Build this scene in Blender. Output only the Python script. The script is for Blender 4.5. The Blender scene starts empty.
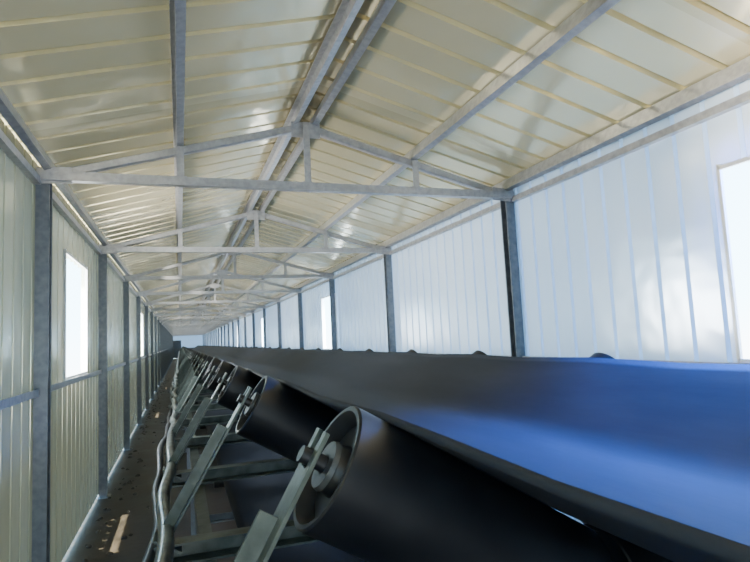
import bpy, math, random
from mathutils import Vector, Matrix
random.seed(4)
C=bpy.context.scene.collection
H=1.62            # camera height above floor
XL,XR,XM=-0.87,2.71,0.92
Y0,Y1=-2.4,74.0
ROOF_E,ROOF_A=H+1.25,H+1.74
S=(ROOF_A-ROOF_E)/(XM-XL)
def roofz(x): return ROOF_A-S*abs(x-XM)

# ---------------- materials ----------------
def newmat(name):
    m=bpy.data.materials.new(name); m.use_nodes=True
    nt=m.node_tree; b=nt.nodes['Principled BSDF']; return m,nt,b
def N(nt,t,**k):
    n=nt.nodes.new(t)
    for a,v in k.items(): setattr(n,a,v)
    return n
def noisy(name,c1,c2,scale,rough,metal=0,bump=0,rough2=None,detail=6,stretch=None,spec=None):
    m,nt,b=newmat(name)
    tc=N(nt,'ShaderNodeTexCoord'); no=N(nt,'ShaderNodeTexNoise'); no.inputs['Scale'].default_value=scale; no.inputs['Detail'].default_value=detail
    src=tc.outputs['Object']
    if stretch:
        mp=N(nt,'ShaderNodeMapping'); mp.inputs['Scale'].default_value=stretch
        nt.links.new(src,mp.inputs[0]); src=mp.outputs[0]
    nt.links.new(src,no.inputs['Vector'])
    r=N(nt,'ShaderNodeValToRGB'); r.color_ramp.elements[0].color=(*c1,1); r.color_ramp.elements[1].color=(*c2,1)
    r.color_ramp.elements[0].position=.35; r.color_ramp.elements[1].position=.65
    nt.links.new(no.outputs['Fac'],r.inputs[0]); nt.links.new(r.outputs[0],b.inputs['Base Color'])
    b.inputs['Metallic'].default_value=metal; b.inputs['Roughness'].default_value=rough
    if spec is not None: b.inputs['Specular IOR Level'].default_value=spec
    if rough2 is not None:
        mr=N(nt,'ShaderNodeMapRange'); mr.inputs[3].default_value=rough; mr.inputs[4].default_value=rough2
        nt.links.new(no.outputs['Fac'],mr.inputs[0]); nt.links.new(mr.outputs[0],b.inputs['Roughness'])
    if bump:
        bp=N(nt,'ShaderNodeBump'); bp.inputs['Strength'].default_value=bump; bp.inputs['Distance'].default_value=.02
        nt.links.new(no.outputs['Fac'],bp.inputs['Height']); nt.links.new(bp.outputs[0],b.inputs['Normal'])
    return m
def sheet(name,ca,cb,trans,tcol,rough,panel,bstr=.35,metal=0.0):
    m,nt,b=newmat(name); L=nt.links
    tc=N(nt,'ShaderNodeTexCoord'); sp=N(nt,'ShaderNodeSeparateXYZ'); L.new(tc.outputs['Object'],sp.inputs[0])
    d=N(nt,'ShaderNodeMath',operation='DIVIDE'); d.inputs[1].default_value=panel; L.new(sp.outputs['Y'],d.inputs[0])
    f=N(nt,'ShaderNodeMath',operation='FLOOR'); L.new(d.outputs[0],f.inputs[0])
    w=N(nt,'ShaderNodeTexWhiteNoise',noise_dimensions='1D'); L.new(f.outputs[0],w.inputs['W'])
    no=N(nt,'ShaderNodeTexNoise'); no.inputs['Scale'].default_value=1.7; no.inputs['Detail'].default_value=5; L.new(tc.outputs['Object'],no.inputs['Vector'])
    ad=N(nt,'ShaderNodeMath',operation='ADD'); L.new(w.outputs['Value'],ad.inputs[0]); L.new(no.outputs['Fac'],ad.inputs[1])
    hf=N(nt,'ShaderNodeMath',operation='MULTIPLY'); hf.inputs[1].default_value=.5; L.new(ad.outputs[0],hf.inputs[0])
    mx=N(nt,'ShaderNodeMix',data_type='RGBA'); mx.inputs[6].default_value=(*ca,1); mx.inputs[7].default_value=(*cb,1); L.new(hf.outputs[0],mx.inputs[0])
    L.new(mx.outputs[2],b.inputs['Base Color']); b.inputs['Roughness'].default_value=rough
    b.inputs['Metallic'].default_value=metal
    n2=N(nt,'ShaderNodeTexNoise'); n2.inputs['Scale'].default_value=2.5; n2.inputs['Detail'].default_value=2; L.new(tc.outputs['Object'],n2.inputs['Vector'])
    bp=N(nt,'ShaderNodeBump'); bp.inputs['Strength'].default_value=bstr; bp.inputs['Distance'].default_value=.03
    L.new(n2.outputs['Fac'],bp.inputs['Height']); L.new(bp.outputs[0],b.inputs['Normal'])
    tr=N(nt,'ShaderNodeBsdfTranslucent'); tr.inputs['Color'].default_value=(*tcol,1)  # translucency added so daylight glows through the metal sheets
    ms=N(nt,'ShaderNodeMixShader'); ms.inputs[0].default_value=trans
    out=nt.nodes['Material Output']; L.new(b.outputs[0],ms.inputs[1]); L.new(tr.outputs[0],ms.inputs[2]); L.new(ms.outputs[0],out.inputs['Surface'])
    return m
M_roof=sheet('roof_sheet_cream',(.54,.46,.27),(.82,.74,.50),.010,(.95,.82,.50),.17,.9,.5,.6)
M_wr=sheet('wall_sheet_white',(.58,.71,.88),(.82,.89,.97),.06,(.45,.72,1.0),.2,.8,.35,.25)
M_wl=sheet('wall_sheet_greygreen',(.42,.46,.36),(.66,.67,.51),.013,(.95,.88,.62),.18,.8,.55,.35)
M_steel=noisy('galvanised_steel',(.30,.31,.33),(.40,.41,.43),25,.36,.4,.03)
M_post=noisy('painted_post_steel',(.10,.12,.15),(.15,.17,.20),20,.42,.3,.04)
M_brk=noisy('idler_bracket_paint',(.028,.042,.037),(.075,.095,.085),14,.42,.25,.2)
M_roll=noisy('roller_black_paint',(.003,.004,.007),(.009,.011,.015),6,.36,0,.05,.55)
M_belt=noisy('rubber_belt',(.005,.010,.022),(.024,.030,.044),2.2,.6,0,.15,.85,12,(2.5,.6,2.5),.4)  # blue of the window light is tinted into the rubber colour
M_floor=noisy('dirty_concrete',(.009,.008,.007),(.050,.040,.032),2.6,.35,0,.6,.8,12)
M_stone=noisy('coal_rubble',(.015,.013,.012),(.05,.045,.04),12,.8,0,.4)
M_frame=noisy('window_frame_alu',(.5,.52,.55),(.65,.67,.7),5,.35,.3)
M_pipe=noisy('conduit_zinc',(.07,.08,.08),(.20,.22,.21),16,.3,.6,.1)
M_hose=noisy('black_hose_rubber',(.01,.01,.012),(.025,.025,.03),10,.45)
M_seal=noisy('bearing_seal_grey',(.03,.035,.04),(.08,.085,.09),18,.5,.3)
M_door=noisy('door_grey_paint',(.10,.11,.12),(.15,.16,.17),5,.5)

# ---------------- mesh builder ----------------
class MB:
    def __init__(s): s.v=[];s.f=[];s.m=[];s.mats=[]
    def mi(s,m):
        if m not in s.mats: s.mats.append(m)
        return s.mats.index(m)
    def add(s,vs,fs,m):
        o=len(s.v); s.v+= [tuple(a) for a in vs]; i=s.mi(m)
        for f in fs: s.f.append([o+k for k in f]); s.m.append(i)
    def prism(s,prof,p0,p1,m,up=(0,0,1)):
        p0=Vector(p0);p1=Vector(p1);d=(p1-p0).normalized();u=Vector(up)
        a=d.cross(u)
        if a.length<1e-4: a=d.cross(Vector((0,1,0)))
        a.normalize(); b=a.cross(d).normalized(); n=len(prof)
        vs=[p0+a*x+b*y for x,y in prof]+[p1+a*x+b*y for x,y in prof]
        fs=[[i,(i+1)%n,n+(i+1)%n,n+i] for i in range(n)]+[list(range(n))[::-1],list(range(n,2*n))]
        s.add(vs,fs,m)
    def bar(s,p0,p1,w,h,m,up=(0,0,1)):
        c=min(w,h)*.12; x=w/2;y=h/2
        s.prism([(-x+c,-y),(x-c,-y),(x,-y+c),(x,y-c),(x-c,y),(-x+c,y),(-x,y-c),(-x,-y+c)],p0,p1,m,up)
    def angle(s,p0,p1,w,t,m,up=(0,0,1),fx=1,fy=1):
        P=[(0,0),(w,0),(w,t),(t,t),(t,w),(0,w)]
        P=[((x-w/2)*fx,(y-w/2)*fy) for x,y in P]
        if fx*fy<0:P=P[::-1]
        s.prism(P,p0,p1,m,up)
    def chan(s,p0,p1,w,h,t,m,up=(0,0,1),fx=1):
        P=[(0,0),(w,0),(w,t),(t,t),(t,h-t),(w,h-t),(w,h),(0,h)]
        P=[((x-w/2)*fx,y-h/2) for x,y in P]
        if fx<0:P=P[::-1]
        s.prism(P,p0,p1,m,up)
    def lathe(s,p0,d,prof,m,n=40):
        p0=Vector(p0);d=Vector(d).normalized();a=d.cross(Vector((0,1,0)))
        if a.length<1e-3:a=d.cross(Vector((0,0,1)))
        a.normalize();b=d.cross(a); vs=[];fs=[]
        for ax,r in prof:
            for k in range(n):
                t=2*math.pi*k/n; vs.append(p0+d*ax+(a*math.cos(t)+b*math.sin(t))*max(r,1e-5))
        for j in range(len(prof)-1):
            for k in range(n):
                k2=(k+1)%n; fs.append([j*n+k,j*n+k2,(j+1)*n+k2,(j+1)*n+k])
        s.add(vs,fs,m)
    def cyl(s,p0,p1,r,m,n=16):
        p0=Vector(p0);L=(Vector(p1)-p0); s.lathe(p0,L,[(0,0),(0,r),(L.length,r),(L.length,0)],m,n)
    def mesh(s,name,smooth=True):
        me=bpy.data.meshes.new(name); me.from_pydata(s.v,[],s.f)
        for m in s.mats: me.materials.append(m)
        me.polygons.foreach_set('material_index',s.m); me.update()
        if smooth:
            me.polygons.foreach_set('use_smooth',[True]*len(me.polygons)); me.set_sharp_from_angle(angle=math.radians(32))
        return me
    def obj(s,name,smooth=True,loc=(0,0,0)):
        o=bpy.data.objects.new(name,s.mesh(name,smooth)); o.location=loc; C.objects.link(o); return o

# ---------------- corrugated cladding ----------------
def offs(y,p,rib,d,t=.012):
    q=y%p; a=p-rib-2*t
    if q<a: return 0
    if q<a+t: return d*(q-a)/t
    if q<a+t+rib: return d
    return d*(1-(q-a-t-rib)/t)
def ys(y0,y1,p,rib,t=.012):
    L=[y0,y1]; k=math.floor(y0/p)-1
    while k*p<y1:
        for q in (0,p-rib-2*t,p-rib-t,p-t):
            y=k*p+q
            if y0+1e-4<y<y1-1e-4:L.append(y)
        k+=1
    return sorted(L)
def wallstrip(mb,x,sgn,y0,y1,z0,z1,m,p=.2,rib=.016,d=.05,t=.007):
    Y=ys(y0,y1,p,rib,t); vs=[];fs=[]
    for y in Y:
        xx=x+sgn*offs(y,p,rib,d,t); vs+= [(xx,y,z0),(xx,y,z1)]
    for i in range(len(Y)-1): fs.append([2*i,2*i+2,2*i+3,2*i+1])
    mb.add(vs,fs,m)
ZS,ZT=H-.22,H+.79
WL=[(-1.95,-.85)]+[(5.0+8.85*k,6.1+8.85*k) for k in range(8)]
WR=[(1.05+8.85*k,2.12+8.85*k) for k in range(8)]
def wall(name,x,sgn,wins,m,top):
    mb=MB()
    wallstrip(mb,x,sgn,Y0,Y1,.03,ZS,m)
    wallstrip(mb,x,sgn,Y0,Y1,ZT,top,m)
    y=Y0
    for a,b in wins:
        wallstrip(mb,x,sgn,y,a,ZS,ZT,m); y=b
    wallstrip(mb,x,sgn,y,Y1,ZS,ZT,m)
    return mb.obj(name,False)
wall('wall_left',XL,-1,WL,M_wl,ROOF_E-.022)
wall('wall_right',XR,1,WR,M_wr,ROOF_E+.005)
# roof
mb=MB()
for sgn in (-1,1):
    PR=(.25,.020,.05,.010)
    Y=ys(Y0,Y1,PR[0],PR[1],PR[3]); xe=XM+sgn*(XM-XL+.18); vs=[];fs=[]
    for y in Y:
        o=offs(y,*PR)
        vs+=[(XM,y,ROOF_A+o),(xe,y,roofz(xe)+o)]
    for i in range(len(Y)-1): fs.append([2*i,2*i+2,2*i+3,2*i+1])
    mb.add(vs,fs,M_roof)
mb.obj('ceiling',False)
mb=MB()
for sgn in (-1,1):
    mb.add([(XM,Y0,ROOF_A+.07),(XM,Y1,ROOF_A+.07),(XM+sgn*.2,Y1,roofz(XM+.2)+.055),(XM+sgn*.2,Y0,roofz(XM+.2)+.055)],[[0,1,2,3]],M_steel)
mb.obj('trim_ridge',False)
# floor
mb=MB(); nx,ny=12,120; vs=[];fs=[]
for j in range(ny+1):
    for i in range(nx+1):
        vs.append((XL-.3+(XR-XL+.6)*i/nx,Y0+(Y1-Y0)*j/ny,0))
for j in range(ny):
    for i in range(nx):
        a=j*(nx+1)+i; fs.append([a,a+1,a+nx+2,a+nx+1])
mb.add(vs,fs,M_floor); mb.obj('floor')
# end walls with doorway in the walkway; unseen front one added for fill light
for nm,ye in (('wall_back',Y1),('wall_front',Y0)):
    mb=MB()
    for x0,x1,z0,z1 in ((XL,-.80,0,2.2),(.15,XR,0,2.2),(XL,XR,2.2,ROOF_E)):
        mb.add([(x0,ye,z0),(x1,ye,z0),(x1,ye,z1),(x0,ye,z1)],[[0,1,2,3]],M_wr)
    mb.add([(XL,ye,ROOF_E),(XR,ye,ROOF_E),(XM,ye,ROOF_A)],[[0,1,2]],M_wr)
    mb.obj(nm,False)
mb=MB()
mb.bar((-.325,Y1-.03,.01),(-.325,Y1-.03,2.2),.95,.04,M_door,up=(0,1,0))
mb.bar((-.325,Y1-.055,.25),(-.325,Y1-.055,1.0),.7,.012,M_post,up=(0,1,0))
mb.bar((-.325,Y1-.055,1.2),(-.325,Y1-.055,2.0),.7,.012,M_post,up=(0,1,0))
mb.cyl((.05,Y1-.05,1.05),(.05,Y1-.12,1.05),.02,M_steel)
mb.obj('door_1')

# windows frames
n=1
for wins,x,s in ((WL,XL,-1),(WR,XR,1)):
    for a,b in wins:
        mb=MB(); w=.022; xo=x-s*.010
        mb.bar((xo,a,ZS-.02),(xo,a,ZT+.02),w,w,M_frame); mb.bar((xo,b,ZS-.02),(xo,b,ZT+.02),w,w,M_frame)
        mb.bar((xo,a,ZS),(xo,b,ZS),w,w,M_frame); mb.bar((xo,a,ZT),(xo,b,ZT),w,w,M_frame)
        mb.obj('window_%d'%n); n+=1

# ---------------- steel portal frames ----------------
mb=MB()
xl,xr=XL+.05,XR-.05; cz=lambda x: roofz(x)-.135
for x in (xl,xr):
    s=1 if x>0 else -1
    mb.chan((x,0,0),(x,0,ROOF_E-.10),.08,.09,.012,M_post,up=(0,1,0),fx=s)
    mb.bar((x,0,0),(x,0,.012),.15,.15,M_post,up=(0,1,0))
for s,xe in ((1,xl),(-1,xr)):
    mb.bar((xe,0,cz(xe)),(XM,0,cz(XM)),.05,.055,M_steel)
zt=H+1.125
mb.angle((xl-.03,-.045,zt),(xr+.03,-.045,zt),.06,.007,M_steel,fx=-1)
for x in (XM,XM-.9,XM+.88):
    mb.angle((x,-.03,zt-.03),(x,-.03,cz(x)+.02),.05,.006,M_steel,up=(0,1,0))
mb.bar((XM-.11,-.032,cz(XM)-.035),(XM+.11,-.032,cz(XM)-.035),.006,.12,M_steel)
for xe,s in ((xl,1),(xr,-1)):
    mb.bar((xe-.03*s,-.055,zt),(xe+.17*s,-.055,zt+.01),.006,.11,M_steel)
for x in (XM,XM-.9,XM+.88):
    mb.bar((x-.04,-.036,zt+.01),(x+.04,-.036,zt+.01),.006,.07,M_steel)
pm=mb.mesh('steel_portal_frame')
FY=[4.06+2.95*k for k in range(-2,24)]
for i,y in enumerate(FY):
    if y>Y1-.3: continue
    o=bpy.data.objects.new('steel_portal_frame',pm); o.location=(0,y,0); C.objects.link(o)

# purlins
for x in (XL+.07,XM-.91,XM-.085,XM+.085,XM+.89,XR-.07):
    mb=MB(); z=roofz(x)-.058
    s=1 if x>XM else -1
    mb.chan((x,Y0,z),(x,Y1,z),.045,.092,.005,M_steel,up=(s*S,0,1),fx=s)
    mb.obj('roof_purlin')
for x,z,s in ((XL+.02,ZS-.03,-1),(XR-.02,H+1.09,1),(XR-.02,ZS-.03,1),(XL+.02,H+1.09,-1)):
    mb=MB(); mb.angle((x,Y0,z),(x,Y1,z),.045,.005,M_steel,fx=s); mb.obj('wall_girt')

# ---------------- conveyor ----------------
XC=1.1425; EX,EZ=.385,H-.17; KX,KZ=.86,H-.45
R=.125
wd=Vector((KX-EX,0,KZ-EZ)).normalized(); wn=Vector((-wd.z,0,wd.x)); 
cap=Vector((EX,0,EZ))-wn*(R+.001)-wd*.07
def mir(v,s): return Vector((v.x if s<0 else 2*XC-v.x,v.y,v.z))
mb=MB()
Lw=.62
rp=[(-.055,0),(-.055,.016),(.004,.016),(.004,.042),(.012,.048),(.030,.052),(.034,.098),(.006,.108),(0,.113),(0,.121),(.004,.125),(Lw-.004,.125),(Lw,.12),(Lw,.05),(Lw-.02,.02),(Lw+.02,.016),(Lw+.02,0)]
zc=KZ-R-.001
chtop=H-.715
for s in (-1,1):
    d=wd if s<0 else Vector((-wd.x,0,wd.z)); nn=wn if s<0 else Vector((-wn.x,0,wn.z))
    c=mir(cap,s)
    mb.lathe(c,d,rp,M_roll,48)
    mb.lathe(c-d*.004,d,[(0,.02),(0,.046),(.01,.05)],M_seal,32)
    b0=c-d*.034
    low=b0-nn*((b0.z-chtop)/nn.z)
    mb.bar(low,b0-nn*.02,.075,.009,M_brk,up=d)
    for q in (-1,1):
        mb.bar(b0-nn*.025+Vector((0,q*.027,0)),b0+nn*.055+Vector((0,q*.027,0)),.022,.009,M_brk,up=d)
    mb.bar(low+nn*.02-d*.02,b0-nn*.12-d*.02,.008,.045,M_brk,up=d)
    mb.bar(low-d*.05+Vector((0,0,-.002)),low+d*.06+Vector((0,0,-.002)),.10,.01,M_brk)
    xi=KX+.005 if s<0 else 2*XC-KX-.005
    mb.bar((xi,0,chtop),(xi,0,zc+.03),.06,.009,M_brk,up=(1,0,0))
hl=XC-KX-.02
mb.lathe((XC-hl,0,zc),(1,0,0),[(-.02,0),(-.02,.016),(.01,.016),(.02,.05),(.02,.105),(0,.115),(0,.121),(.004,.125),(2*hl-.004,.125),(2*hl,.121),(2*hl,.115),(2*hl-.02,.1),(2*hl-.02,.02),(2*hl+.02,.016),(2*hl+.02,0)],M_roll,40)
mb.chan((-.10,0,chtop-.04),(2*XC+.10,0,chtop-.04),.075,.075,.008,M_brk)
im=mb.mesh('troughing_idler')
YI=[1.08+1.2*k for k in range(-2,57)]
for y in YI:
    o=bpy.data.objects.new('troughing_idler',im); o.location=(0,y,0); C.objects.link(o)

mb=MB()
def beltprof(f):
    pts=[(EX,EZ),(KX,KZ),(2*XC-KX,KZ),(2*XC-EX,EZ)]
    def on(t):
        L=[0,math.dist(pts[0],pts[1])]; L.append(L[1]+math.dist(pts[1],pts[2])); L.append(L[2]+L[1])
        s=t*L[3]
        for k in range(3):
            if s<=L[k+1]+1e-9:
                q=(s-L[k])/(L[k+1]-L[k]); return (pts[k][0]+(pts[k+1][0]-pts[k][0])*q,pts[k][1]+(pts[k+1][1]-pts[k][1])*q)
    n=32; W=1.65
    raw=[on(min(i/n,1)) for i in range(n+1)]
    sm=[]
    for i in range(n+1):
        a=max(0,i-1);b=min(n,i+1)
        if i in(0,n): sm.append(raw[i])
        else: sm.append(((raw[a][0]+2*raw[i][0]+raw[b][0])/4,(raw[a][1]+2*raw[i][1]+raw[b][1])/4+.001))
    out=[]
    for i,(x,z) in enumerate(sm):
        fx=XC+(i/n-.5)*W; fz=KZ+.08
        out.append((fx+(x-fx)*f,fz+(z-fz)*f))
    return out
yb0,yb1=-1.9,68.5
rings=[]
YY=[yb0]+[yb0+1.0+ (yb1-yb0-4)*k/230 for k in range(231)]+[yb1]
for y in YY:
    f=1 if yb0+.9<y<yb1-2 else 0
    pr=beltprof(f)
    ph=((y-YI[0])/1.2)%1; sag=.012*math.sin(math.pi*ph)**2*f
    rings.append([(x,y,z-sag*(abs(i-16)/16)**2) for i,(x,z) in enumerate(pr)])
rz=H-1.12; rad=(KZ+.08-rz)/2; zcn=rz+rad
for k in range(1,13):
    a=math.pi*k/12
    rings.append([(x,yb1+rad*math.sin(a),zcn+rad*math.cos(a)) for x,z in beltprof(0)])
rings.append([(x,yb0,rz) for x,z in beltprof(0)])
for k in range(1,13):
    a=math.pi+math.pi*k/12
    rings.append([(x,yb0+rad*math.sin(a),zcn+rad*math.cos(a)) for x,z in beltprof(0)])
vs=[p for r in rings for p in r]; w=33; fs=[]
for j in range(len(rings)-1):
    for i in range(w-1): fs.append([j*w+i,j*w+i+1,(j+1)*w+i+1,(j+1)*w+i])
mb.add(vs,fs,M_belt)
bo=mb.obj('conveyor_belt')
so=bo.modifiers.new('thickness','SOLIDIFY'); so.thickness=.014; so.offset=1
mb=MB()
zs=chtop-.0785-.06
for x,s in ((.09,1),(2*XC-.09,-1)):
    mb.chan((x,-1.5,zs),(x,68.3,zs),.055,.12,.008,M_brk,fx=s)
    y=2.0
    while y<68:
        mb.angle((x,y,0),(x,y,zs-.055),.07,.008,M_post,up=(0,1,0))
        mb.bar((x,y,0),(x,y,.01),.14,.14,M_post,up=(0,1,0))
        y+=2.4
    y=2.0
    while y<66:
        mb.angle((x,y,.15),(x,y+1.2,zs-.06),.045,.005,M_post); y+=4.8
y=2.0
while y<68:
    mb.angle((.09,y,.35),(2*XC-.09,y,.35),.05,.006,M_post)
    y+=2.4
for y in [1.6+3.6*k for k in range(19)]:
    mb.cyl((.26,y,rz-.07),(2*XC-.26,y,rz-.07),.055,M_roll,24)
    for x in (.12,2*XC-.12):
        mb.bar((x,y,zs-.05),(x,y,rz-.11),.05,.008,M_brk,up=(1,0,0))
    mb.cyl((.10,y,rz-.07),(2*XC-.10,y,rz-.07),.015,M_post,10)
for yy in (yb0,yb1): mb.cyl((.30,yy,zcn),(2*XC-.30,yy,zcn),rad-.006,M_roll,40)
mb.obj('conveyor_frame')

def hose(name,r,mat,fn):
    cu=bpy.data.curves.new(name,'CURVE'); cu.dimensions='3D'; cu.bevel_depth=r; cu.bevel_resolution=5
    sp=cu.splines.new('BEZIER'); P=[fn(i,-1.3+.4*i) for i in range(165)]
    sp.bezier_points.add(len(P)-1)
    for b,p in zip(sp.bezier_points,P): b.co=p; b.handle_left_type=b.handle_right_type='AUTO'
    cu.materials.append(mat); o=bpy.data.objects.new(name,cu); C.objects.link(o)
hose('cable_conduit',.028,M_pipe,lambda i,y:(-.072+random.uniform(-.022,.022),y,chtop+.045+random.uniform(-.015,.02)))
hose('rubber_hose',.02,M_hose,lambda i,y:(-.115+random.uniform(-.03,.015),y,chtop-.04+random.uniform(-.05,.03)))

# rubble along wall foot
mb=MB()
for i in range(260):
    y=random.uniform(3,30); x=random.choice((XL+.1+abs(random.gauss(0,.10)),XL+.1+abs(random.gauss(0,.12)),random.uniform(XL+.1,-.05)))
    r=random.uniform(.008,.032)
    n=7; vs=[(x+random.uniform(-.3,.3)*r,y,0)]; 
    for lev,(rr,zz) in enumerate(((1,0),(.8,.6),(.35,1))):
        for k in range(n):
            t=2*math.pi*k/n; q=r*rr*random.uniform(.75,1.2); vs.append((x+q*math.cos(t),y+q*math.sin(t),zz*r*.8))
    fs=[]
    for l in range(2):
        for k in range(n): fs.append([1+l*n+k,1+l*n+(k+1)%n,1+(l+1)*n+(k+1)%n,1+(l+1)*n+k])
    fs.append([1+2*n+k for k in range(n)])
    mb.add(vs,fs,M_stone)
mb.obj('rubble',False)

# ---------------- light ----------------
wld=bpy.data.worlds.new('sky'); bpy.context.scene.world=wld; wld.use_nodes=True
nt=wld.node_tree; bg=nt.nodes['Background']
tc=N(nt,'ShaderNodeTexCoord'); sx=N(nt,'ShaderNodeSeparateXYZ'); nt.links.new(tc.outputs['Generated'],sx.inputs[0])
r=N(nt,'ShaderNodeValToRGB'); mr=N(nt,'ShaderNodeMapRange'); mr.inputs[1].default_value=-1; mr.inputs[2].default_value=1
nt.links.new(sx.outputs['Z'],mr.inputs[0]); nt.links.new(mr.outputs[0],r.inputs[0])
e=r.color_ramp.elements; e[0].position=0;e[0].color=(.62,.58,.50,1); e[1].position=1; e[1].color=(.14,.42,1,1)
a=e.new(.47); a.color=(.78,.84,.90,1); a=e.new(.52); a.color=(.52,.84,1,1)
nt.links.new(r.outputs[0],bg.inputs[0]); bg.inputs[1].default_value=13
sun=bpy.data.lights.new('sun','SUN'); sun.energy=28; sun.color=(1,.90,.62); sun.angle=.01
so=bpy.data.objects.new('sun',sun); C.objects.link(so)
el=math.radians(79); dr=Vector((math.cos(el),.05,-math.sin(el)))
so.rotation_euler=dr.to_track_quat('-Z','Y').to_euler()
def area(name,loc,target,w,h,en,col,spread=180):
    l=bpy.data.lights.new(name,'AREA'); l.shape='RECTANGLE'; l.size=w; l.size_y=h; l.energy=en; l.color=col; l.spread=math.radians(spread)
    o=bpy.data.objects.new(name,l); C.objects.link(o); o.location=loc
    o.rotation_euler=(Vector(target)-Vector(loc)).to_track_quat('-Z','Y').to_euler()
# added fill lamp outside the unseen front doorway
area('doorway_fill',(-.3,Y0-.15,1.0),(.7,6,2.6),.85,1.3,40,(1,.92,.78))
# added small lamp outside the unseen window behind: rakes up under the roof
area('roof_rake_fill',(XL-1.3,-1.9,H-.5),(1.6,3.2,H+1.4),.26,.2,2300,(1,.91,.74))
for k,(a,b) in enumerate(WR):
    if k==0: area('window_fill',(XR+.35,(a+b)/2,H+.75),(1.75,(a+b)/2+.2,H-.3),1.0,.7,150,(.012,.16,1),70)  # first one is an added blue lamp, aimed down to tint the belt
    else: area('window_fill',(XR+.25,(a+b)/2,H+.2),(XL+.8,(a+b)/2+.3,H+.9),1.0,.9,150,(.85,.93,1))
for a,b in WL[1:]:
    area('window_fill',(XL-.25,(a+b)/2,H+.2),(XR-.5,(a+b)/2+.3,H+.9),1.0,.9,150,(1,.96,.86))

# ---------------- camera ----------------
f=560; psi=math.radians(19.38); p=math.radians(5.55); rl=math.radians(2.8)
F=Vector((math.sin(psi)*math.cos(p),math.cos(psi)*math.cos(p),math.sin(p)))
Rv=Vector((math.cos(psi),-math.sin(psi),0)); U=Rv.cross(F)
cx=Rv*math.cos(rl)-U*math.sin(rl); cy=Rv*math.sin(rl)+U*math.cos(rl); cz_=-F
cam=bpy.data.cameras.new('camera'); co=bpy.data.objects.new('camera',cam); C.objects.link(co)
cam.sensor_width=36; cam.lens=f/750*36; cam.clip_start=.02; cam.clip_end=500
mt=Matrix((cx,cy,cz_)).transposed().to_4x4(); mt.translation=Vector((0,0,H)); co.matrix_world=mt
bpy.context.scene.camera=co
